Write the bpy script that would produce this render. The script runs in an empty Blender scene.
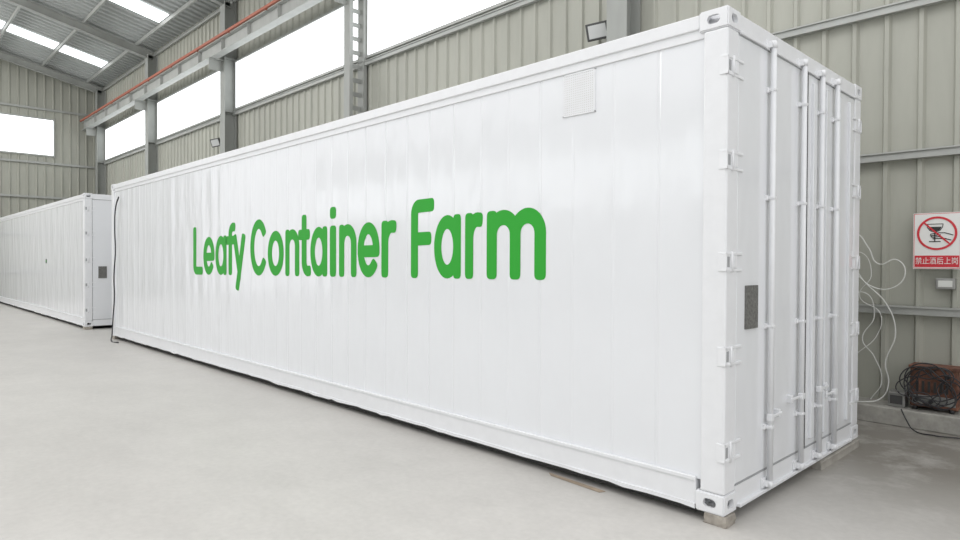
import bpy, bmesh, math, random
from mathutils import Vector, Matrix
random.seed(4)
S=bpy.context.scene
S.view_settings.view_transform='Standard'
S.view_settings.look='None'

# ------------------------------------------------------------ materials
def mat(name,col,rough=0.6,metal=0.0,noise=None,bump=None,coat=0.0,emit=None,spec=0.5,bstretch=(1,1,1)):
    m=bpy.data.materials.new(name); m.use_nodes=True
    nt=m.node_tree; b=nt.nodes['Principled BSDF']
    b.inputs['Base Color'].default_value=(*col,1); b.inputs['Roughness'].default_value=rough
    b.inputs['Metallic'].default_value=metal; b.inputs['Coat Weight'].default_value=coat
    b.inputs['Specular IOR Level'].default_value=spec
    if emit:
        b.inputs['Emission Color'].default_value=(*emit[0],1); b.inputs['Emission Strength'].default_value=emit[1]
    tc=nt.nodes.new('ShaderNodeTexCoord')
    if noise:
        prev=None
        for (sc,amt,stretch) in noise:
            mp=nt.nodes.new('ShaderNodeMapping'); mp.inputs['Scale'].default_value=stretch
            nz=nt.nodes.new('ShaderNodeTexNoise'); nz.inputs['Scale'].default_value=sc; nz.inputs['Detail'].default_value=6
            nz.inputs['Roughness'].default_value=.6
            mr=nt.nodes.new('ShaderNodeMapRange'); mr.inputs['From Min'].default_value=.3; mr.inputs['From Max'].default_value=.7
            mr.inputs['To Min'].default_value=1-amt; mr.inputs['To Max'].default_value=1+amt*.6
            nt.links.new(tc.outputs['Object'],mp.inputs[0]); nt.links.new(mp.outputs[0],nz.inputs['Vector'])
            nt.links.new(nz.outputs['Fac'],mr.inputs['Value'])
            vm=nt.nodes.new('ShaderNodeVectorMath'); vm.operation='SCALE'
            if prev is None: vm.inputs[0].default_value=col
            else: nt.links.new(prev,vm.inputs[0])
            nt.links.new(mr.outputs[0],vm.inputs['Scale']); prev=vm.outputs[0]
        nt.links.new(prev,b.inputs['Base Color'])
    if bump:
        mp=nt.nodes.new('ShaderNodeMapping'); mp.inputs['Scale'].default_value=bstretch
        nz=nt.nodes.new('ShaderNodeTexNoise'); nz.inputs['Scale'].default_value=bump[0]; nz.inputs['Detail'].default_value=3
        bp=nt.nodes.new('ShaderNodeBump'); bp.inputs['Strength'].default_value=bump[1]; bp.inputs['Distance'].default_value=bump[2]
        nt.links.new(tc.outputs['Object'],mp.inputs[0]); nt.links.new(mp.outputs[0],nz.inputs['Vector']); nt.links.new(nz.outputs['Fac'],bp.inputs['Height'])
        nt.links.new(bp.outputs[0],b.inputs['Normal'])
    return m
M_white=mat('container_white_paint',(.785,.80,.825),.13,noise=[(1.3,.015,(1,1,1))],bump=(1.5,.6,.035),bstretch=(1.8,1,.6),coat=.2)
M_hard=mat('white_painted_steel',(.79,.80,.82),.30,noise=[(9,.03,(1,1,1))])
M_green=mat('green_vinyl',(.028,.355,.032),.5,spec=.3)
M_gasket=mat('grey_rubber',(.34,.35,.36),.6)
M_seam=mat('dark_seam_rubber',(.085,.085,.09),.7)
M_louvre=mat('offwhite_mesh',(.62,.62,.60),.6)
M_undershade=mat('undershade_black',(.03,.03,.03),.8)  # near-black colour standing in for shade below the container
M_plate=mat('dark_mesh_plate',(.16,.16,.15),.6,noise=[(60,.5,(1,1,1))])
M_floor=mat('concrete_floor',(.53,.515,.488),.42,noise=[(.3,.10,(1,1,1)),(1.3,.05,(1,1.6,1)),(5,.04,(1,1,1)),(22,.06,(1,1,1))],bump=(40,.08,.004),spec=.35)
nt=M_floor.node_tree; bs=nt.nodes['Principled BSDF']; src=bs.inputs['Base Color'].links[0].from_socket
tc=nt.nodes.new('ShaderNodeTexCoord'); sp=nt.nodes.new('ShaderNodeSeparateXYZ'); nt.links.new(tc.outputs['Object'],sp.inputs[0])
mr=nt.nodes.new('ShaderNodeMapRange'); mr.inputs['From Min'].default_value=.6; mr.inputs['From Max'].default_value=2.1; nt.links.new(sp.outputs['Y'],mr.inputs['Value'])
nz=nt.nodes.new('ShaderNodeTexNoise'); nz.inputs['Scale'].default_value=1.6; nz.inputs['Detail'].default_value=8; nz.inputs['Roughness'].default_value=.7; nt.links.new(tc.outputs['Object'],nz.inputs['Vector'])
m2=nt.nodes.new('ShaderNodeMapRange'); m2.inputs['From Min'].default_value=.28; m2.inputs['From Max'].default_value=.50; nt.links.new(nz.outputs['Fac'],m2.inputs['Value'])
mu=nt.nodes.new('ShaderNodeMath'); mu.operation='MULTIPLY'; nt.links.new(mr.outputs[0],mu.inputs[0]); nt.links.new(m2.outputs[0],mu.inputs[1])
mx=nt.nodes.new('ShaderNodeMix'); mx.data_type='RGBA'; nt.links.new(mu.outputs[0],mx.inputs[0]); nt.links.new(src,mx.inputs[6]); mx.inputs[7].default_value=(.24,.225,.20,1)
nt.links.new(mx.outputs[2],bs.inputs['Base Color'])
M_curb=mat('concrete_curb',(.36,.35,.32),.85,noise=[(3,.25,(1,1,1)),(25,.15,(1,1,1))])
M_wall=mat('greygreen_steel_sheet',(.415,.418,.365),.5,noise=[(.6,.10,(1,1,.3)),(6,.06,(1,1,.2))])
M_girt=mat('galvanised_grey',(.42,.43,.41),.45,metal=.2,noise=[(5,.08,(1,1,1))])
M_col=mat('grey_column_paint',(.34,.35,.33),.5,noise=[(3,.12,(1,1,.3))])
M_lace=mat('pale_grey_paint',(.44,.45,.43),.5,noise=[(3,.12,(1,1,.3))])
M_roof=mat('roof_sheet',(.44,.46,.45),.5,noise=[(1,.10,(1,1,1))])
M_red=mat('red_busbar',(.42,.13,.08),.5)
M_glow=mat('daylight_glazing',(.9,.93,.95),.4,emit=((.95,.98,1.0),1.6))
M_conc=mat('weathered_block',(.36,.33,.29),.9,noise=[(20,.3,(1,1,1))])
M_card=mat('brown_card',(.36,.29,.22),.8,noise=[(8,.3,(1,1,1))])
M_wood=mat('grey_plank',(.38,.36,.325),.8,noise=[(6,.25,(8,1,1))])
M_black=mat('black_rubber',(.03,.03,.033),.5)
M_cable=mat('pale_cable_sheath',(.68,.69,.66),.5)
M_signw=mat('sign_white',(.80,.80,.78),.4)
M_signr=mat('sign_red',(.62,.035,.05),.4)
M_signk=mat('sign_black',(.03,.03,.03),.4)
M_lamp=mat('lamp_housing',(.07,.07,.07),.5)
M_lampg=mat('lamp_glass',(.60,.61,.60),.3)
M_copper=mat('rusty_enamel',(.19,.085,.055),.75,noise=[(7,.6,(1,1,1)),(30,.4,(1,1,1))])
M_steel=mat('dull_steel',(.35,.35,.34),.4,metal=.6)

# ------------------------------------------------------------ builders
class B:
    def __init__(s): s.bm=bmesh.new(); s.mats=[]
    def mi(s,m):
        if m not in s.mats: s.mats.append(m)
        return s.mats.index(m)
    def box(s,x,y,z,m,bev=0.0):
        vs=[s.bm.verts.new((a,b,c)) for c in z for b in y for a in x]
        idx=[(0,2,3,1),(4,5,7,6),(0,1,5,4),(2,6,7,3),(0,4,6,2),(1,3,7,5)]
        fs=[s.bm.faces.new([vs[i] for i in f]) for f in idx]
        k=s.mi(m)
        for f in fs: f.material_index=k
        if bev>0:
            es=list({e for f in fs for e in f.edges})
            r=bmesh.ops.bevel(s.bm,geom=es,offset=bev,segments=2,affect='EDGES',profile=.5)
            for f in r['faces']: f.material_index=k
        return s
    def cyl(s,p1,p2,r,m,n=12,r2=None):
        p1=Vector(p1);p2=Vector(p2);d=p2-p1;L=d.length
        q=d.to_track_quat('Z','Y').to_matrix().to_4x4()
        Mx=Matrix.Translation((p1+p2)/2)@q
        g=bmesh.ops.create_cone(s.bm,cap_ends=True,segments=n,radius1=r,radius2=r if r2 is None else r2,depth=L,matrix=Mx)
        k=s.mi(m)
        for f in {f for v in g['verts'] for f in v.link_faces}:
            f.material_index=k; f.smooth=len(f.verts)==4
        return s
    def poly(s,pts,m):
        f=s.bm.faces.new([s.bm.verts.new(p) for p in pts]); f.material_index=s.mi(m); return s
    def obj(s,name,parent=None,recenter=False,fixn=True):
        if fixn: bmesh.ops.recalc_face_normals(s.bm,faces=s.bm.faces)
        me=bpy.data.meshes.new(name); 
        off=Vector((0,0,0))
        if recenter:
            c=[v.co for v in s.bm.verts]
            off=Vector(((min(v.x for v in c)+max(v.x for v in c))/2,(min(v.y for v in c)+max(v.y for v in c))/2,min(v.z for v in c)))
            bmesh.ops.translate(s.bm,verts=s.bm.verts,vec=-off)
        s.bm.to_mesh(me); s.bm.free()
        for m in s.mats: me.materials.append(m)
        o=bpy.data.objects.new(name,me); S.collection.objects.link(o); o.location=off
        if parent: o.parent=parent
        return o
def thing(o,cat,label,group=None):
    o['category']=cat; o['label']=label
    if group: o['group']=group
    return o
def struct(o): o['kind']='structure'; return o
def empty(name,loc=(0,0,0)):
    e=bpy.data.objects.new(name,None); e.location=loc; e.empty_display_size=.2; S.collection.objects.link(e); return e
def tube(name,pts,r,m,parent=None,recenter=True):
    cu=bpy.data.curves.new(name,'CURVE'); cu.dimensions='3D'; cu.bevel_depth=r; cu.bevel_resolution=3; cu.use_fill_caps=True
    sp=cu.splines.new('BEZIER'); sp.bezier_points.add(len(pts)-1)
    c=Vector(pts[0]) if recenter else Vector((0,0,0))
    for bp,p in zip(sp.bezier_points,pts):
        bp.co=Vector(p)-c; bp.handle_left_type=bp.handle_right_type='AUTO'
    t=bpy.data.objects.new('tmp',cu); S.collection.objects.link(t)
    dg=bpy.context.evaluated_depsgraph_get(); me=bpy.data.meshes.new_from_object(t.evaluated_get(dg))
    bpy.data.objects.remove(t); me.materials.clear(); me.materials.append(m); me.name=name
    for p in me.polygons: p.use_smooth=True
    o=bpy.data.objects.new(name,me); o.location=c; S.collection.objects.link(o)
    if parent: o.parent=parent
    return o
def profile(a,b,period,rib,sl,depth):
    out=[(a,0)]; x=a+ (period-rib)/2
    while x+rib<b:
        out+= [(x,0),(x+sl,depth),(x+rib-sl,depth),(x+rib,0)]; x+=period
    out.append((b,0)); return out

# ------------------------------------------------------------ dimensions
L,W,H,Z0=12.192,2.438,2.896,0.06
WY=3.75; EAVE=8.55; SLOPE=.22; GX=-28.5; XR=6.5
# ------------------------------------------------------------ shell
b=B(); b.box((GX-.2,14),(-14.2,WY+.2),(-.1,0),M_floor); struct(b.obj('floor'))
b=B(); pr=profile(GX,XR,.285,.075,.02,.035); k=b.mi(M_wall)
for (xa,oa),(xb,ob) in zip(pr,pr[1:]):
    b.poly([(xa,WY-oa,0),(xb,WY-ob,0),(xb,WY-ob,EAVE),(xa,WY-oa,EAVE)],M_wall)
b.box((GX,XR),(WY+.02,WY+.08),(0,EAVE),M_wall)
struct(b.obj('wall_back',fixn=False))
b=B(); b.box((GX,14),(-14.1,-14.0),(0,3.4),M_wall); b.box((GX,14),(-14.1,-14.0),(5.2,6.6),M_wall)  # unseen opposite wall, added for the glossy paint to reflect
x=GX+1
while x<14: b.box((x,x+.35),(-14.0,-13.7),(0,6.6),M_col); x+=6.3
struct(b.obj('wall_front'))
b=B(); b.box((GX,14),(-14.08,-14.02),(3.4,5.2),M_glow); struct(b.obj('window_90'))  # glowing band out of view, added to show in the container's reflections
b=B(); pr=profile(-8,WY,.285,.075,.02,.035)
def rz(y): return EAVE+SLOPE*(WY-y)
for (xa,oa),(xb,ob) in zip(pr,pr[1:]):
    b.poly([(GX+oa,xa,0),(GX+ob,xb,0),(GX+ob,xb,rz(xb)),(GX+oa,xa,rz(xa))],M_wall)
struct(b.obj('wall_end',fixn=False))
RX=-7.5
b=B(); pr=profile(GX-.2,RX,.30,.12,.02,.06)
for (xa,oa),(xb,ob) in zip(pr,pr[1:]):
    b.poly([(xa,WY+.1,rz(WY+.1)-oa),(xb,WY+.1,rz(WY+.1)-ob),(xb,-8,rz(-8)-ob),(xa,-8,rz(-8)-oa)],M_roof)
struct(b.obj('ceiling',fixn=False))
COLX=[-27.6,-21.4,-15.25,-9.15,-3.05,3.1]
n=1
for sx in (-24.9,-18.6,-12.4):
    y=3.05
    while y>-7:
        y2=y-1.40
        b=B(); b.poly([(sx-.45,y,rz(y)-.07),(sx+.45,y,rz(y)-.07),(sx+.45,y2,rz(y2)-.07),(sx-.45,y2,rz(y2)-.07)],M_glow)
        struct(b.obj('window_%d'%n)); n+=1; y-=1.5
ZS,ZT=5.52,6.72
for i in range(len(COLX)-1):
    x0,x1=COLX[i]+.15,COLX[i+1]-.15
    b=B(); b.box((x0,x1),(WY-.06,WY-.045),(ZS,ZT),M_glow)
    b.box((x0,x1),(WY-.09,WY-.04),(ZS-.05,ZS),M_girt); b.box((x0,x1),(WY-.09,WY-.04),(ZT,ZT+.05),M_girt)
    struct(b.obj('window_%d'%n)); n+=1
for (ya,yb) in ((-1.6,2.1),(-7,-3.0)):
    b=B(); b.box((GX+.045,GX+.06),(ya,yb),(5.62,7.0),M_glow)
    b.box((GX+.04,GX+.09),(ya-.05,yb+.05),(5.56,5.62),M_girt); b.box((GX+.04,GX+.09),(ya-.05,yb+.05),(7.0,7.06),M_girt)
    b.box((GX+.04,GX+.09),(yb,yb+.05),(5.62,7.0),M_girt); b.box((GX+.04,GX+.09),(ya-.05,ya),(5.62,7.0),M_girt)
    struct(b.obj('window_%d'%n)); n+=1
n=1
for z in (1.06,2.54,3.96,5.38,7.25,8.35):
    b=B(); b.box((GX,XR),(WY-.10,WY-.04),(z-.04,z+.04),M_girt); b.box((GX,XR),(WY-.12,WY-.10),(z+.025,z+.04),M_girt)
    struct(b.obj('trim_%d'%n)); n+=1
for z in (1.06,2.54,3.96,5.3,7.4):
    b=B(); b.box((GX+.04,GX+.10),(-8,WY),(z-.04,z+.04),M_girt); struct(b.obj('trim_%d'%n)); n+=1
y=3.1
while y>-8:
    b=B(); b.box((GX,RX),(y-.025,y+.025),(rz(y)-.18,rz(y)-.07),M_girt); struct(b.obj('trim_%d'%n)); n+=1; y-=1.5
b=B(); b.box((GX,XR),(3.38,WY+.02),(0,.16),M_curb,.01); struct(b.obj('trim_%d'%n)); n+=1

# ------------------------------------------------------------ columns / rafters / crane beam
def column(x,lattice=False):
    b=B(); w=.15
    if not lattice:
        b.box((x-w,x+w),(3.40,3.416),(.175,8.3),M_col); b.box((x-w,x+w),(3.70,3.715),(.175,8.3),M_col)
        b.box((x-.006,x+.006),(3.416,3.70),(.175,8.3),M_col)
        z=1.2
        while z<8.2:
            b.box((x-w,x-.006),(3.416,3.70),(z,z+.012),M_col); b.box((x+.006,x+w),(3.416,3.70),(z,z+.012),M_col); z+=1.4
    else:
        w=.10
        for yy in (3.31,3.63):
            b.box((x-w,x+w),(yy,yy+.085),(.175,8.3),M_col,.005)
        z=.4
        while z<8.2:
            b.box((x-.005,x+.005),(3.395,3.63),(z,z+.09),M_col)
            z+=.27
    b.box((x-.18,x+.18),(3.39,3.74),(.16,.175),M_col)
    b.box((x-.1,x+.1),(3.02,3.42),(6.72,6.74),M_col); b.box((x-.01,x+.01),(3.05,3.42),(6.45,6.72),M_col)
    o=b.obj('steel_column',recenter=True)
    return thing(o,'column','grey steel column with open ladder-like battens' if lattice else 'grey painted steel column standing against the ribbed wall','wall columns')
for x in COLX: column(x,x==-9.15)
for x in [c for c in COLX if c<RX]:
    b=B(); 
    for (d0,d1,w) in ((.18,.195,.08),(.195,.42,.006),(.42,.435,.08)):
        ys=(3.6,-8)
        v=[(x+s*w,yy,rz(yy)-d) for yy in ys for d in (d0,d1) for s in (-1,1)]
        vs=[b.bm.verts.new(p) for p in v]
        for f in ((0,1,3,2),(4,6,7,5),(0,4,5,1),(2,3,7,6),(0,2,6,4),(1,5,7,3)):
            b.bm.faces.new([vs[i] for i in f]).material_index=b.mi(M_col)
    o=b.obj('roof_rafter',recenter=True); thing(o,'rafter','grey steel rafter sloping up under the roof sheets','roof rafters')
root=empty('crane_runway',( -11,3.15,6.74))
thing(root,'crane beam','long grey steel crane runway beam with red conductor rail')
b=B(); b.box((GX+.1,XR),(3.05,3.25),(6.74,6.76),M_lace); b.box((GX+.1,XR),(3.145,3.155),(6.76,7.06),M_lace); b.box((GX+.1,XR),(3.05,3.25),(7.06,7.08),M_lace)
x=GX+.5
while x<XR: b.box((x,x+.01),(3.06,3.24),(6.76,7.06),M_lace); x+=1.5
o=b.obj('runway_beam'); o.parent=root; o.matrix_parent_inverse=Matrix.Translation(root.location).inverted()
b=B(); b.box((GX+.1,XR),(3.0,3.05),(7.09,7.15),M_red); b.box((GX+.1,XR),(3.14,3.17),(7.08,7.13),M_steel)
x=GX+.5
while x<XR: b.box((x,x+.03),(3.01,3.10),(7.06,7.10),M_red); x+=2
o=b.obj('conductor_rail'); o.parent=root; o.matrix_parent_inverse=Matrix.Translation(root.location).inverted(); o['label']='red painted conductor rail'

# ------------------------------------------------------------ floodlights (on the wall)
def floodlight(x,z):
    r=empty('floodlight',(x,WY-.03,z)); thing(r,'floodlight','dark rectangular floodlight with pale face bracketed to the wall','wall floodlights')
    b=B(); b.box((-.145,.145),(-.05,.0),(-.11,.11),M_lamp,.010)
    for i in range(7): b.box((-.13+i*.04,-.12+i*.04),(.0,.02),(-.09,.09),M_lamp)
    h=b.obj('housing',r); h.location=(0,-.18,0); h.rotation_euler=(math.radians(18),math.radians(-8),math.radians(30))
    b=B(); b.box((-.115,.115),(-.056,-.049),(-.083,.083),M_lampg); b.obj('lens',h)
    b=B(); b.box((-.03,.03),(-.02,.01),(-.05,.05),M_lamp,.003); b.box((-.015,.015),(-.16,-.01),(-.012,.012),M_lamp)
    b.obj('bracket',r)
floodlight(-3.44,4.56); floodlight(-16.0,4.72)

# ------------------------------------------------------------ container
def casting_mesh():
    a,bb,c=.178,.162,.118
    def bx(sx,sy,sz):
        me=bpy.data.meshes.new('t'); q=bmesh.new(); bmesh.ops.create_cube(q,size=1); bmesh.ops.scale(q,vec=(sx,sy,sz),verts=q.verts); q.to_mesh(me); q.free(); return bpy.data.objects.new('t',me)
    me=bpy.data.meshes.new('corner_casting'); q=bmesh.new(); bmesh.ops.create_cube(q,size=1); bmesh.ops.scale(q,vec=(a,bb,c),verts=q.verts)
    bmesh.ops.bevel(q,geom=q.edges[:],offset=.008,segments=2,affect='EDGES'); q.to_mesh(me); q.free()
    o=bpy.data.objects.new('t0',me); S.collection.objects.link(o)
    cut=[bx(a-.05,bb-.05,c-.04)]
    def oval(l,w,axis):
        q=bmesh.new(); pts=[]
        for i in range(20):
            t=2*math.pi*i/20; cx=(l-w)/2*(1 if math.cos(t)>=0 else -1); pts.append((cx+w/2*math.cos(t),w/2*math.sin(t)))
        vs0=[];vs1=[]
        for (u,v) in pts:
            if axis=='y': p0,p1=(u,-.2,v),(u,.2,v)
            elif axis=='x': p0,p1=(-.2,u,v),(.2,u,v)
            else: p0,p1=(u,v,-.2),(u,v,.2)
            vs0.append(q.verts.new(p0)); vs1.append(q.verts.new(p1))
        q.faces.new(vs0); q.faces.new(vs1[::-1])
        for i in range(20):
            j=(i+1)%20; q.faces.new((vs0[j],vs0[i],vs1[i],vs1[j]))
        bmesh.ops.recalc_face_normals(q,faces=q.faces)
        m=bpy.data.meshes.new('t'); q.to_mesh(m); q.free(); return bpy.data.objects.new('t',m)
    cut+=[oval(.079,.052,'y'),oval(.079,.052,'x'),oval(.11,.06,'z')]
    for cobj in cut:
        S.collection.objects.link(cobj); md=o.modifiers.new('b','BOOLEAN'); md.operation='DIFFERENCE'; md.object=cobj; md.solver='EXACT'
    dg=bpy.context.evaluated_depsgraph_get(); out=bpy.data.meshes.new_from_object(o.evaluated_get(dg))
    for cobj in cut: bpy.data.objects.remove(cobj)
    bpy.data.objects.remove(o); out.materials.clear(); out.materials.append(M_hard); out.name='corner_casting'
    return out
CM=casting_mesh()
PD=.005   # pressed panel depth
def build_container():
    T=empty('shipping_container',(0,0,Z0))
    for x in (-.089,-L+.089):
        for y in (.081,W-.081):
            for z in (.059,H-.059):
                o=bpy.data.objects.new('corner_casting',CM); o.location=(x,y,z); S.collection.objects.link(o); o.parent=T
    for x0,x1 in ((-.15,-.0),(-L,-L+.15)):
        for y0,y1 in ((.004,.15),(W-.15,W-.004)):
            b=B(); b.box((x0+(.004 if x0<-1 else 0),x1-(.004 if x1>-1 else 0)),(y0,y1),(.118,H-.118),M_hard,.012); b.obj('corner_post',T)
    for y0,y1,s in ((.006,.09,-1),(W-.09,W-.006,1)):
        b=B(); b.box((-L+.178,-.178),(y0,y1),(H-.095,H-.012),M_hard,.006)
        yo=y0 if s<0 else y1
        b.box((-L+.15,-.15),tuple(sorted((yo-s*.012,yo-s*.03))),(H-.15,H-.09),M_hard,.003)
        b.obj('top_rail',T)
        b=B(); b.box((-L+.178,-.178),(y0+.004,y1),(.03,.175),M_hard,.006)
        b.box((-L+.178,-.178),tuple(sorted((yo+s*.004,yo-s*.02))),(.165,.19),M_hard,.004)
        # dented lower lip
        x=-.178; rows=[]
        while x>-L+.178:
            dz=random.uniform(-.010,.006) if random.random()<.65 else 0; dy=random.uniform(-.005,.005)
            rows.append((x,dy,dz)); x-=random.uniform(.07,.26)
        rows.append((-L+.178,0,0))
        for (xa,da,za),(xb,db,zb) in zip(rows,rows[1:]):
            ya_,yb_=yo+s*.004+da,yo+s*.004+db
            b.poly([(xa,ya_,.012+za),(xa,ya_,.036+za*.5),(xb,yb_,.036+zb*.5),(xb,yb_,.012+zb)],M_hard)
            b.poly([(xa,ya_,.036+za*.5),(xa,ya_-s*.03,.036),(xb,yb_-s*.03,.036),(xb,yb_,.036+zb*.5)],M_hard)
            b.poly([(xa,ya_,.012+za),(xa,ya_-s*.03,.012),(xb,yb_-s*.03,.012),(xb,yb_,.012+zb)],M_hard)
        b.obj('bottom_rail',T)
        b=B(); x=-.15; seq=[(x,PD)]; i=0
        while x-.34>-L+.15:
            x-=random.choice((.27,.285,.30)); dp=random.choice((.0012,.0026,.0032)); seq+=[(x,PD),(x-.009,dp),(x-.019,dp),(x-.028,PD)]; x-=.028
        seq.append((-L+.15,PD))
        yb=y0+.026 if s<0 else y1-.026
        for (xa,oa),(xb,ob) in zip(seq,seq[1:]):
            if abs(xa-xb)>.1:
                N=8; am=random.uniform(.001,.0024); pts=[(xa+(xb-xa)*q/N, oa-am*math.sin(math.pi*q/N)) for q in range(N+1)]
            else: pts=[(xa,oa),(xb,ob)]
            for (ua,va),(ub,vb) in zip(pts,pts[1:]):
                b.poly([(ua,yb+s*va,.175),(ua,yb+s*va,H-.10),(ub,yb+s*vb,H-.10),(ub,yb+s*vb,.175)],M_white)
        b.obj('side_panel',T)
    b=B(); b.box((-L+.1,-.1),(.08,W-.08),(H-.06,H-.03),M_hard); b.obj('roof_panel',T)
    b=B(); b.box((-L+.19,-.19),(.04,W-.04),(-.025,.12),M_undershade); b.obj('underframe_shade',T)  # underframe as a near-black slab, paints the shade in the floor gap
    b=B(); b.box((-L+.02,-L+.06),(.14,W-.14),(.1,H-.1),M_white); b.obj('end_wall',T)
    b=B(); b.box((-.12,-.006),(.162,W-.162),(H-.115,H-.01),M_hard,.006); b.box((-.03,0.004),(.17,W-.17),(H-.125,H-.108),M_hard,.003); b.obj('door_header',T)
    b=B(); b.box((-.12,-.012),(.162,W-.162),(.01,.14),M_hard,.006); b.box((-.04,.01),(.19,W-.19),(.01,.03),M_hard,.003)
    b.obj('door_sill',T)
    for side in (0,1):
        ya,yb=(.155,1.200) if side==0 else (1.256,W-.155)
        b=B(); b.box((-.09,-.010),(ya,yb),(.15,H-.128),M_white,.006)
        if side==1:
            for yy in (ya+.07,ya+.33,ya+.62,ya+.86): b.box((-.015,.010),(yy,yy+.06),(.20,H-.18),M_white,.006)
        D=b.obj('door',T)
        b=B(); 
        yg=(yb-.001,yb+.028) if side==0 else (ya-.028,ya+.001)
        b.box((-.07,-.007),yg,(.15,H-.128),M_seam,.001); b.box((-.05,-.010),(ya,yb),(H-.134,H-.124),M_gasket); b.box((-.05,-.010),(ya,yb),(.140,.151),M_gasket)
        b.obj('door_gasket',D)
        bars=(.58,1.10) if side==0 else (1.45,1.77)
        BX=.022
        for yc in bars:
            b=B(); b.cyl((BX,yc,.05),(BX,yc,H-.085),.0175,M_hard,14)
            for z in (.06,H-.095):
                b.box((.006,.036),(yc-.018,yc+.026),(z-.012,z+.012),M_hard,.005); b.cyl((BX,yc,z-.022),(BX,yc,z+.022),.021,M_hard)
            b.obj('lock_bar',D)
            for z in (.07,H-.10):
                b=B(); b.box((-.012,.026),(yc-.040,yc-.03),(z-.02,z+.02),M_hard,.003); b.box((-.012,.026),(yc+.034,yc+.044),(z-.02,z+.02),M_hard,.003); b.box((-.012,.003),(yc-.055,yc+.06),(z-.028,z+.028),M_hard,.003)
                b.obj('cam_keeper',D)
            for z in (.42,1.05,1.85,2.52):
                b=B(); b.box((-.012,.003),(yc-.035,yc+.035),(z-.016,z+.016),M_hard,.003); b.box((-.002,.041),(yc-.020,yc+.020),(z-.011,z+.011),M_hard,.006)
                b.obj('bar_bracket',D)
            s=1 if yc in (.58,1.45) else -1
            zz=.48 if yc in (.58,1.77) else .54
            b=B(); b.box((.018,.028),tuple(sorted((yc,yc+s*.18))),(zz-.009,zz+.009),M_hard,.004); b.box((.006,.040),(yc-.022,yc+.022),(zz-.022,zz+.022),M_hard,.005)
            b.obj('handle',D)
            b=B(); b.box((-.012,.022),tuple(sorted((yc+s*.14,yc+s*.17))),(zz-.026,zz+.026),M_hard,.005); b.obj('handle_catch',D)
        for z in (.36,.91,1.45,2.03,2.565):
            b=B()
            m=(lambda a,c:(a,c)) if side==0 else (lambda a,c:(W-c,W-a))
            for dz in (-.055,.039):
                b.box((-.012,.000),m(.07,.21),(z+dz,z+dz+.016),M_hard,.003)
                b.box((-.03,.001),m(-.002,.075),(z+dz,z+dz+.016),M_hard,.003)
            b.box((-.05,.001),m(-.001,.010),(z-.055,z+.055),M_hard,.003)
            b.box((-.012,.0),m(.10,.14),(z-.036,z+.036),M_hard,.003)
            q=m(.07,.07)[0]
            b.cyl((.000,q,z-.06),(.000,q,z+.06),.008,M_hard)
            b.box((-.0041,-.0030),m(.020,.05),(z-.03,z+.03),M_gasket)
            b.obj('hinge',D)
    b=B(); b.box((-.012,.003),(.265,.43),(1.05,1.31),M_plate,.003); o=b.obj('inspection_plate',T); o['label']='dark grey rectangular plate'
    return T
C1=build_container()
thing(C1,'shipping container','long white refrigerated shipping container with green lettering and double doors')
C2=C1.copy(); S.collection.objects.link(C2); C2.location=(-14.3,.02,Z0)
thing(C2,'shipping container','plain white shipping container standing farther along the wall')
for o in list(C1.children):
    c=o.copy(); c.parent=C2; S.collection.objects.link(c)
    if o.name.startswith('side_panel'):
        c.data=o.data.copy(); ys=[v.co.y for v in c.data.vertices]; y0=min(ys) if min(ys)<1 else max(ys)
        for v in c.data.vertices: v.co.y=y0+(v.co.y-y0)*.1
    for q in list(o.children):
        d=q.copy(); d.parent=c; S.collection.objects.link(d)
b=B(); b.box((-4.12,-3.98),(.0225,.030),(1.36,1.47),M_lamp,.002); b.box((-4.09,-4.01),(.0215,.0225),(1.39,1.44),M_green); b.obj('small_emblem',C2)['label']='small dark emblem plate on the side'

b=B(); vx=-.035
for (xa,xb,za,zb) in ((-1.16,-.885,2.45,2.460),(-1.16,-.885,2.730,2.74),(-1.16,-1.150,2.45,2.74),(-.895,-.885,2.45,2.74)):
    b.box((xa+vx,xb+vx),(.020,.034),(za,zb),M_hard,.002)
b.box((-1.150+vx,-.895+vx),(.0235,.026),(2.460,2.730),M_louvre)
for i in range(17):
    z=2.466+i*.0155; b.box((-1.150+vx,-.895+vx),(.0212,.0238),(z,z+.009),M_hard)
for i in range(16):
    x=-1.146+vx+i*.0160; b.box((x,x+.009),(.0214,.0238),(2.460,2.730),M_hard)
o=b.obj('vent_grille',C1); o['label']='square off-white mesh vent grille'

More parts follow.
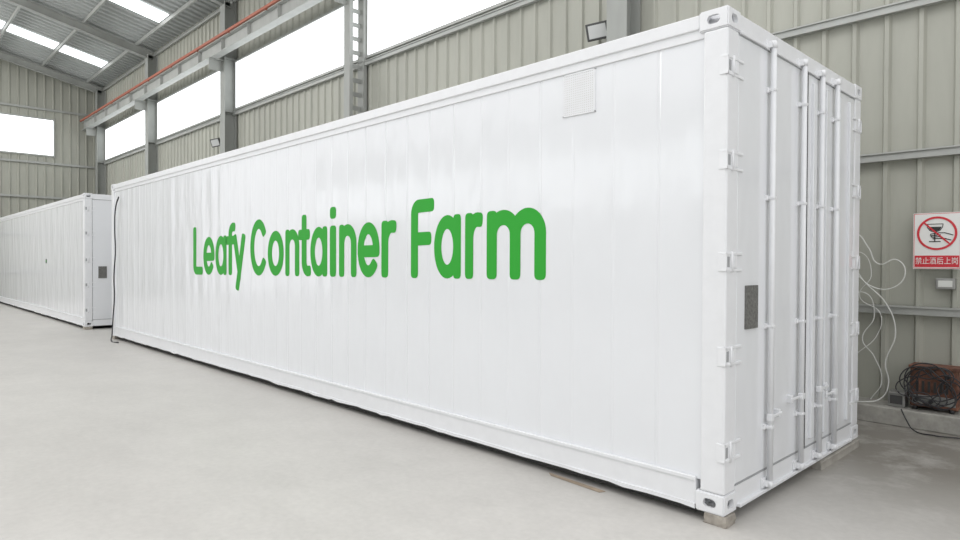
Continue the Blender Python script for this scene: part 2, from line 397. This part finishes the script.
# ------------------------------------------------------------ lettering
hs=.084; XH=.77
def arc(cx,cy,rx,ry,a0,a1,n=24):
    return [(cx+rx*math.cos(math.radians(a0+(a1-a0)*i/n)),cy+ry*math.sin(math.radians(a0+(a1-a0)*i/n))) for i in range(n+1)]
def ell(w,y0=0,y1=XH,a0=0,a1=360): return arc(w/2,(y0+y1)/2,w/2-hs,(y1-y0)/2-hs,a0,a1,40)
def glyph(ch):
    t=1-hs; xt=XH-hs
    if ch=='L': w=.50; return w,[[(hs,t),(hs,hs+.1)]+arc(hs+.1,hs+.1,.1,.1,180,270,6)+[(w-hs,hs)]]
    if ch=='F': w=.54; return w,[[(w-hs,t),(hs+.1,t)]+arc(hs+.1,t-.1,.1,.1,90,180,6)+[(hs,hs)],[(hs,.5),(w-hs-.06,.5)]]
    if ch=='C': w=.70; return w,[arc(w/2+.02,.5,w/2-hs,.5-hs,42,318,36)]
    if ch=='o': w=.60; return w,[ell(w)]
    if ch=='e': w=.58; return w,[[(hs,XH/2-.02),(w-hs-.01,XH/2-.02)],ell(w,a0=-3,a1=312)]
    if ch=='a': w=.60; return w,[ell(w),[(w-hs,xt),(w-hs,hs)]]
    if ch=='f': w=.40; return w,[[(.18,hs),(.18,.78)]+arc(.18+.13,.78,.13,t-.78,180,80,10),[(hs-.03,xt-.02),(w-hs-.02,xt-.02)]]
    if ch=='y': w=.54; return w,[[(hs,xt),(w/2,.10)],[(w-hs,xt),(w/2+.02,.10),(.20,-.20)]]
    if ch=='n': w=.54; return w,[[(hs,xt),(hs,hs)],arc(w/2,xt-.2,w/2-hs,.2,180,0,20)+[(w-hs,hs)]]
    if ch=='r': w=.38; return w,[[(hs,xt),(hs,hs)],arc(hs+.165,xt-.22,.165,.22,180,82,12)]
    if ch=='t': w=.38; return w,[[(.18,.90),(.18,.24)]+arc(.18+.13,.24,.13,.24-hs,180,280,10),[(hs-.03,xt-.02),(w-hs,xt-.02)]]
    if ch=='i': w=.2; return w,[[(.1,xt),(.1,hs)],[(.1,.955),(.1,.965)]]
    if ch=='m':
        w=.92; r=(w-2*hs)/4
        return w,[[(hs,xt),(hs,hs)],arc(hs+r,xt-.19,r,.19,180,0,18)+[(hs+2*r,hs)],arc(hs+3*r,xt-.19,r,.19,180,0,18)+[(w-hs,hs)]]
LET=[('L',-8.07,-7.71),('e',-7.69,-7.29),('a',-7.26,-6.89),('f',-6.89,-6.62),('y',-6.68,-6.31),
     ('C',-6.18,-5.71),('o',-5.69,-5.29),('n',-5.25,-4.92),('t',-4.93,-4.69),('a',-4.68,-4.33),('i',-4.29,-4.145),('n',-4.10,-3.78),('e',-3.76,-3.39),('r',-3.36,-3.11),
     ('F',-2.91,-2.59),('a',-2.59,-2.25),('r',-2.20,-1.98),('m',-1.95,-1.345)]
CAP=.69
def base(X): return 1.30+(X+8.05)/6.7*.075 - Z0
b=B(); k=b.mi(M_green)
for ch,xa,xb in LET:
    w,strokes=glyph(ch); sx=(xb-xa)/w
    for si,st in enumerate(strokes):
        yy=.032-PD-.0003-.0001*si
        def P(p): 
            X=xa+p[0]*sx; return (X,yy,base(X)+p[1]*CAP)
        pts=[]
        for p in st:
            if not pts or (Vector(p)-Vector(pts[-1])).length>1e-5: pts.append(p)
        n=len(pts); closed=(Vector(pts[0])-Vector(pts[-1])).length<1e-3 and n>8
        if closed: pts=pts[:-1]; n-=1
        V=[Vector(p) for p in pts]; lr=[]
        for i in range(n):
            if closed: t=(V[(i+1)%n]-V[i-1]).normalized(); sc=1
            else:
                d0=(V[i]-V[i-1]).normalized() if i>0 else (V[1]-V[0]).normalized()
                d1=(V[i+1]-V[i]).normalized() if i<n-1 else d0
                t=(d0+d1).normalized(); sc=1/max(.5,t.dot(d0))
            nn=Vector((-t.y,t.x))*hs*sc
            lr.append((b.bm.verts.new(P(V[i]+nn)),b.bm.verts.new(P(V[i]-nn))))
        for i in range(n if closed else n-1):
            j=(i+1)%n; f=b.bm.faces.new((lr[i][0],lr[j][0],lr[j][1],lr[i][1])); f.material_index=k
        if not closed:
            for (i,j) in ((0,1),(n-1,n-2)):
                d=(V[i]-V[j]).normalized(); nn=Vector((-d.y,d.x))
                def se(c,e): return math.copysign(abs(c)**e,c)
                ring=[b.bm.verts.new(P(V[i]+nn*hs*se(math.cos(a),.6)+d*hs*se(math.sin(a),.6))) for a in [math.pi*q/16 for q in range(17)]]
                b.bm.faces.new(ring).material_index=k
for f in b.bm.faces:
    f.normal_update()
    if f.normal.y>0: f.normal_flip()
# the side plane sits at y=.032-PD for x outward; crowned sheets never rise above it
o=b.obj('lettering',C1,fixn=False); o['label']='large green rounded lettering reading Leafy Container Farm'

# ------------------------------------------------------------ supports
def block(x,y,z,m,lab,name='support_block',cat='block',j=.004):
    b=B(); b.box(x,y,z,m,.004)
    bmesh.ops.subdivide_edges(b.bm,edges=b.bm.edges[:],cuts=1)
    for v in b.bm.verts:
        if .005<v.co.z<z[1]-.005 or v.co.z<.004: v.co+=Vector((random.uniform(-1,1),random.uniform(-1,1),0))*j
    o=b.obj(name,recenter=True); return thing(o,cat,lab)
block((-.12,.01),(.0,.12),(0,Z0),M_conc,'rough weathered block under the container corner',j=.010)
block((-.13,.025),(1.5,2.38),(0,Z0),M_wood,'grey wooden plank under the container door end','wooden_plank','plank')
block((-L+.0,-L+.18),(.0,.16),(0,Z0),M_conc,'rough weathered block under the container corner')
block((-L+.0,-L+.18),(W-.16,W),(0,Z0),M_conc,'rough weathered block under the container corner')
for x in (-14.3-.16,-14.3-L+.01):
    for y in (.02,W-.14): block((x,x+.16),(y,y+.15),(0,Z0),M_conc,'rough weathered block under the container corner')
b=B()
for z in (.004,.0005): b.poly([(-1.30,.02,z),(-1.25,-.02,z),(-.82,-.045,z),(-.80,-.0,z)],M_card)
o=b.obj('cardboard_scrap',recenter=True); thing(o,'scrap','thin brown scrap strip lying beside the container')
# ------------------------------------------------------------ cables
o=tube('black_hose',[(-11.62,-.02,2.68),(-11.75,-.035,2.50),(-11.82,-.035,2.1),(-11.78,-.035,1.7),(-11.86,-.04,1.2),(-11.84,-.04,.8),(-11.92,-.04,.45),(-11.80,-.09,.12),(-11.6,-.15,.014),(-11.3,-.12,.014)],.012,M_black)
thing(o,'hose','thin black hose hanging down the container side')
def wc(pts,r=.006):
    o=tube('hanging_cable',pts,r,M_cable); thing(o,'cable','thin pale cable looping down the ribbed wall','tangled pale cables'); return o
wc([(-.5,3.56,1.72),(-.36,3.56,1.80),(-.24,3.56,1.66),(-.15,3.56,1.50),(0,3.56,1.54),(.07,3.56,1.42),(-.04,3.56,1.27),(-.24,3.56,1.30),(-.34,3.55,1.42),(-.26,3.54,1.32),(-.08,3.55,1.12),(0,3.55,.85),(-.08,3.55,.55),(-.05,3.54,.36),(-.10,3.5,.22),(-.25,3.45,.17),(-.45,3.45,.17)],.0058)
wc([(-.45,3.63,1.10),(-.3,3.63,1.22),(-.2,3.63,1.0),(-.30,3.63,.75),(-.2,3.63,.6),(-.13,3.63,.35),(-.22,3.62,.175)],.005)
wc([(-.48,3.595,1.50),(-.34,3.595,1.62),(-.22,3.595,1.40),(-.32,3.595,1.18),(-.14,3.595,1.02),(-.17,3.595,.8),(-.33,3.595,.62)],.004)

# ------------------------------------------------------------ sign
SX0,SX1,SZ0,SZ1=.115,.485,1.455,1.975; YS=WY-.12
SG=empty('warning_sign',((SX0+SX1)/2,YS,SZ0)); thing(SG,'sign','white and red warning sign with a crossed-out drinking glass')
hw=(SX1-SX0)/2; hh=SZ1-SZ0
b=B(); b.box((-hw,hw),(0,.006),(0,hh),M_signw,.002); b.obj('board',SG)
b=B()
for (xa,xb,za,zb) in ((-hw+.006,hw-.006,.006,.010),(-hw+.006,hw-.006,hh-.010,hh-.006),(-hw+.006,-hw+.010,.006,hh-.006),(hw-.010,hw-.006,.006,hh-.006)):
    b.box((xa,xb),(-.001,0.001),(za,zb),M_signr)
b.box((-hw+.014,hw-.014),(-.0015,.001),(.018,.125),M_signr); b.obj('red_panel',SG)
cz=.33; Ro,Ri=.155,.136
b=B(); k=b.mi(M_signr); N=48; vo=[];vi=[]
for i in range(N):
    a=2*math.pi*i/N; vo.append(b.bm.verts.new((Ro*math.cos(a),-.004,cz+Ro*math.sin(a)))); vi.append(b.bm.verts.new((Ri*math.cos(a),-.004,cz+Ri*math.sin(a))))
for i in range(N):
    j=(i+1)%N; b.bm.faces.new((vo[i],vo[j],vi[j],vi[i]))
c=math.cos(math.radians(135)); s_=math.sin(math.radians(135)); d=Vector((c,0,s_)); nrm=Vector((-s_,0,c))*.007
q=[d*Ri+nrm,d*Ri-nrm,-d*Ri-nrm,-d*Ri+nrm]; b.bm.faces.new([b.bm.verts.new((p.x,-.0046,cz+p.z)) for p in q])
b.obj('prohibition_ring',SG)
b=B(); y=-.003
def strip(pts,w):
    for (x0,z0),(x1,z1) in zip(pts,pts[1:]):
        dd=Vector((x1-x0,z1-z0)); 
        if dd.length<1e-6: continue
        nn=Vector((-dd.y,dd.x)).normalized()*w/2; e=dd.normalized()*w*.3
        b.poly([(x0-e.x+nn.x,y,z0-e.y+nn.y),(x0-e.x-nn.x,y,z0-e.y-nn.y),(x1+e.x-nn.x,y,z1+e.y-nn.y),(x1+e.x+nn.x,y,z1+e.y+nn.y)],M_signk)
gx=-.015
strip([(gx-.062,cz+.085),(gx-.058,cz+.055),(gx-.038,cz+.025),(gx,cz+.010),(gx+.038,cz+.025),(gx+.058,cz+.055),(gx+.062,cz+.085),(gx-.062,cz+.085)],.006)
b.poly([(gx-.053,y,cz+.060),(gx+.053,y,cz+.060),(gx+.036,y,cz+.030),(gx,y,cz+.014),(gx-.036,y,cz+.030)],M_signk)
strip([(gx,cz+.012),(gx,cz-.072)],.009); strip([(gx-.042,cz-.076),(gx+.042,cz-.076)],.009)
strip([(-.045,cz-.006),(.02,cz+.004),(.06,cz+.004),(.122,cz-.018)],.008)
strip([(-.045,cz-.006),(-.050,cz-.016),(-.04,cz-.022)],.007)
strip([(-.040,cz-.022),(.028,cz-.014)],.008); strip([(-.036,cz-.036),(.028,cz-.030)],.008)
strip([(-.040,cz-.022),(-.044,cz-.029),(-.036,cz-.036)],.007); strip([(-.030,cz-.050),(.03,cz-.048),(.06,cz-.048),(.108,cz-.064)],.008)
b.obj('glass_pictogram',SG)
cu=bpy.data.curves.new('t','FONT'); cu.body='禁止酒后上岗'; cu.size=.06; cu.align_x='CENTER'; cu.align_y='CENTER'
t=bpy.data.objects.new('t',cu); S.collection.objects.link(t); dg=bpy.context.evaluated_depsgraph_get()
dg.update(); me=bpy.data.meshes.new_from_object(t.evaluated_get(dg)); bpy.data.objects.remove(t)
me.materials.clear(); me.materials.append(M_signw); to=bpy.data.objects.new('sign_text',me); S.collection.objects.link(to); to.parent=SG
w=max([v.co.x for v in me.vertices]+[.01])-min([v.co.x for v in me.vertices]+[0]); f=.325/w
to.scale=(f,f*1.25,1); to.location=(0,-.004,.072); to.rotation_euler=(math.radians(90),0,0)

b=B(); b.box((.29,.44),(WY-.1,WY),(1.27,1.37),M_steel,.006); b.box((.31,.42),(WY-.105,WY-.10),(1.29,1.35),M_cable,.002)
thing(b.obj('junction_box',recenter=True),'box','small grey metal box fixed to the wall')

# ------------------------------------------------------------ welding machine + clutter
WM=empty('welding_machine',(.30,3.60,.16)); thing(WM,'welding machine','rusty red-brown portable welding machine on the curb')
b=B(); b.box((-.17,.20),(-.10,.11),(.03,.40),M_copper,.015); b.box((-.15,.18),(-.104,-.098),(.06,.14),M_steel,.002)
b.box((-.18,.21),(-.11,.12),(.38,.41),M_copper,.006)
for i in range(6): b.box((-.12+i*.045,-.10+i*.045),(-.105,-.10),(.17,.27),M_signk)
b.obj('body',WM)
for x in (-.13,.15):
    for y in (-.08,.07): b=B(); b.cyl((x,y,0),(x,y,.035),.02,M_black); b.obj('foot',WM)
b=B(); b.cyl((.12,-.10,.33),(.12,-.125,.33),.022,M_black); b.obj('knob',WM)
for x in (-.12,.0): b=B(); b.cyl((x,-.104,.09),(x,-.14,.09),.018,M_black); b.obj('terminal',WM)
b=B(); b.box((-.04,.10),(3.47,3.62),(.16,.30),M_steel,.01); b.box((-.02,.08),(3.465,3.47),(.19,.27),M_lamp,.002)
thing(b.obj('tool_box',recenter=True),'toolbox','small dull grey metal box on the curb')
def coil(c,r,turns,m,lab,rr=.010,jy=.02,ph=1.7):
    pts=[]
    for i in range(turns*7):
        a=2*math.pi*i/7; q=r*(1+.35*math.sin(i*ph)); pts.append((c[0]+1.15*q*math.cos(a)+random.uniform(-.05,.05),c[1]+random.uniform(-jy,jy),c[2]+q*.95*math.sin(a)+random.uniform(-.03,.03)))
    o=tube('cable_coil',pts,rr,m); thing(o,'cable',lab); return o
coil((.29,3.42,.40),.15,8,M_black,'black welding cable tangled against the rusty machine',.0055)
o=tube('power_cable',[(.10,3.34,.175),(.14,3.32,.10),(.22,3.26,.014),(.38,3.20,.012),(.6,3.26,.012),(.9,3.2,.012)],.006,M_black); thing(o,'cable','black power cable trailing from the rusty machine')

# ------------------------------------------------------------ light
w=bpy.data.worlds.new('World'); S.world=w; w.use_nodes=True; nt=w.node_tree; bg=nt.nodes['Background']
bg.inputs[0].default_value=(.985,.985,.995,1); bg.inputs[1].default_value=1.28
def area(loc,rot,sx,sy,e):
    l=bpy.data.lights.new('fill_light','AREA'); l.shape='RECTANGLE'; l.size=sx; l.size_y=sy; l.energy=e; l.color=(1,.985,.97)  # added fill light, no visible fixture
    o=bpy.data.objects.new('fill_light',l); o.location=loc; o.rotation_euler=rot; S.collection.objects.link(o)
area((-4,-4,9.5),(0,0,0),16,5,400)  # broad overhead fill, added to soften the light
area((-20,-5,8.6),(math.radians(35),0,0),10,3,450)  # added fill to brighten the far container under the roof

# ------------------------------------------------------------ camera
cam=bpy.data.cameras.new('Camera'); co=bpy.data.objects.new('Camera',cam); S.collection.objects.link(co); S.camera=co
cam.sensor_width=36; cam.lens=644.96/960*36; cam.clip_end=200
yaw,pit,rol=.80202,-.01274,-.00422
f=Vector((-math.sin(yaw)*math.cos(pit),math.cos(yaw)*math.cos(pit),math.sin(pit))); r=Vector((math.cos(yaw),math.sin(yaw),0)); u=r.cross(f)
r2=math.cos(rol)*r-math.sin(rol)*u; u2=math.sin(rol)*r+math.cos(rol)*u
co.matrix_world=Matrix((( r2.x,u2.x,-f.x,1.64771),(r2.y,u2.y,-f.y,-3.52491),(r2.z,u2.z,-f.z,1.50476),(0,0,0,1)))
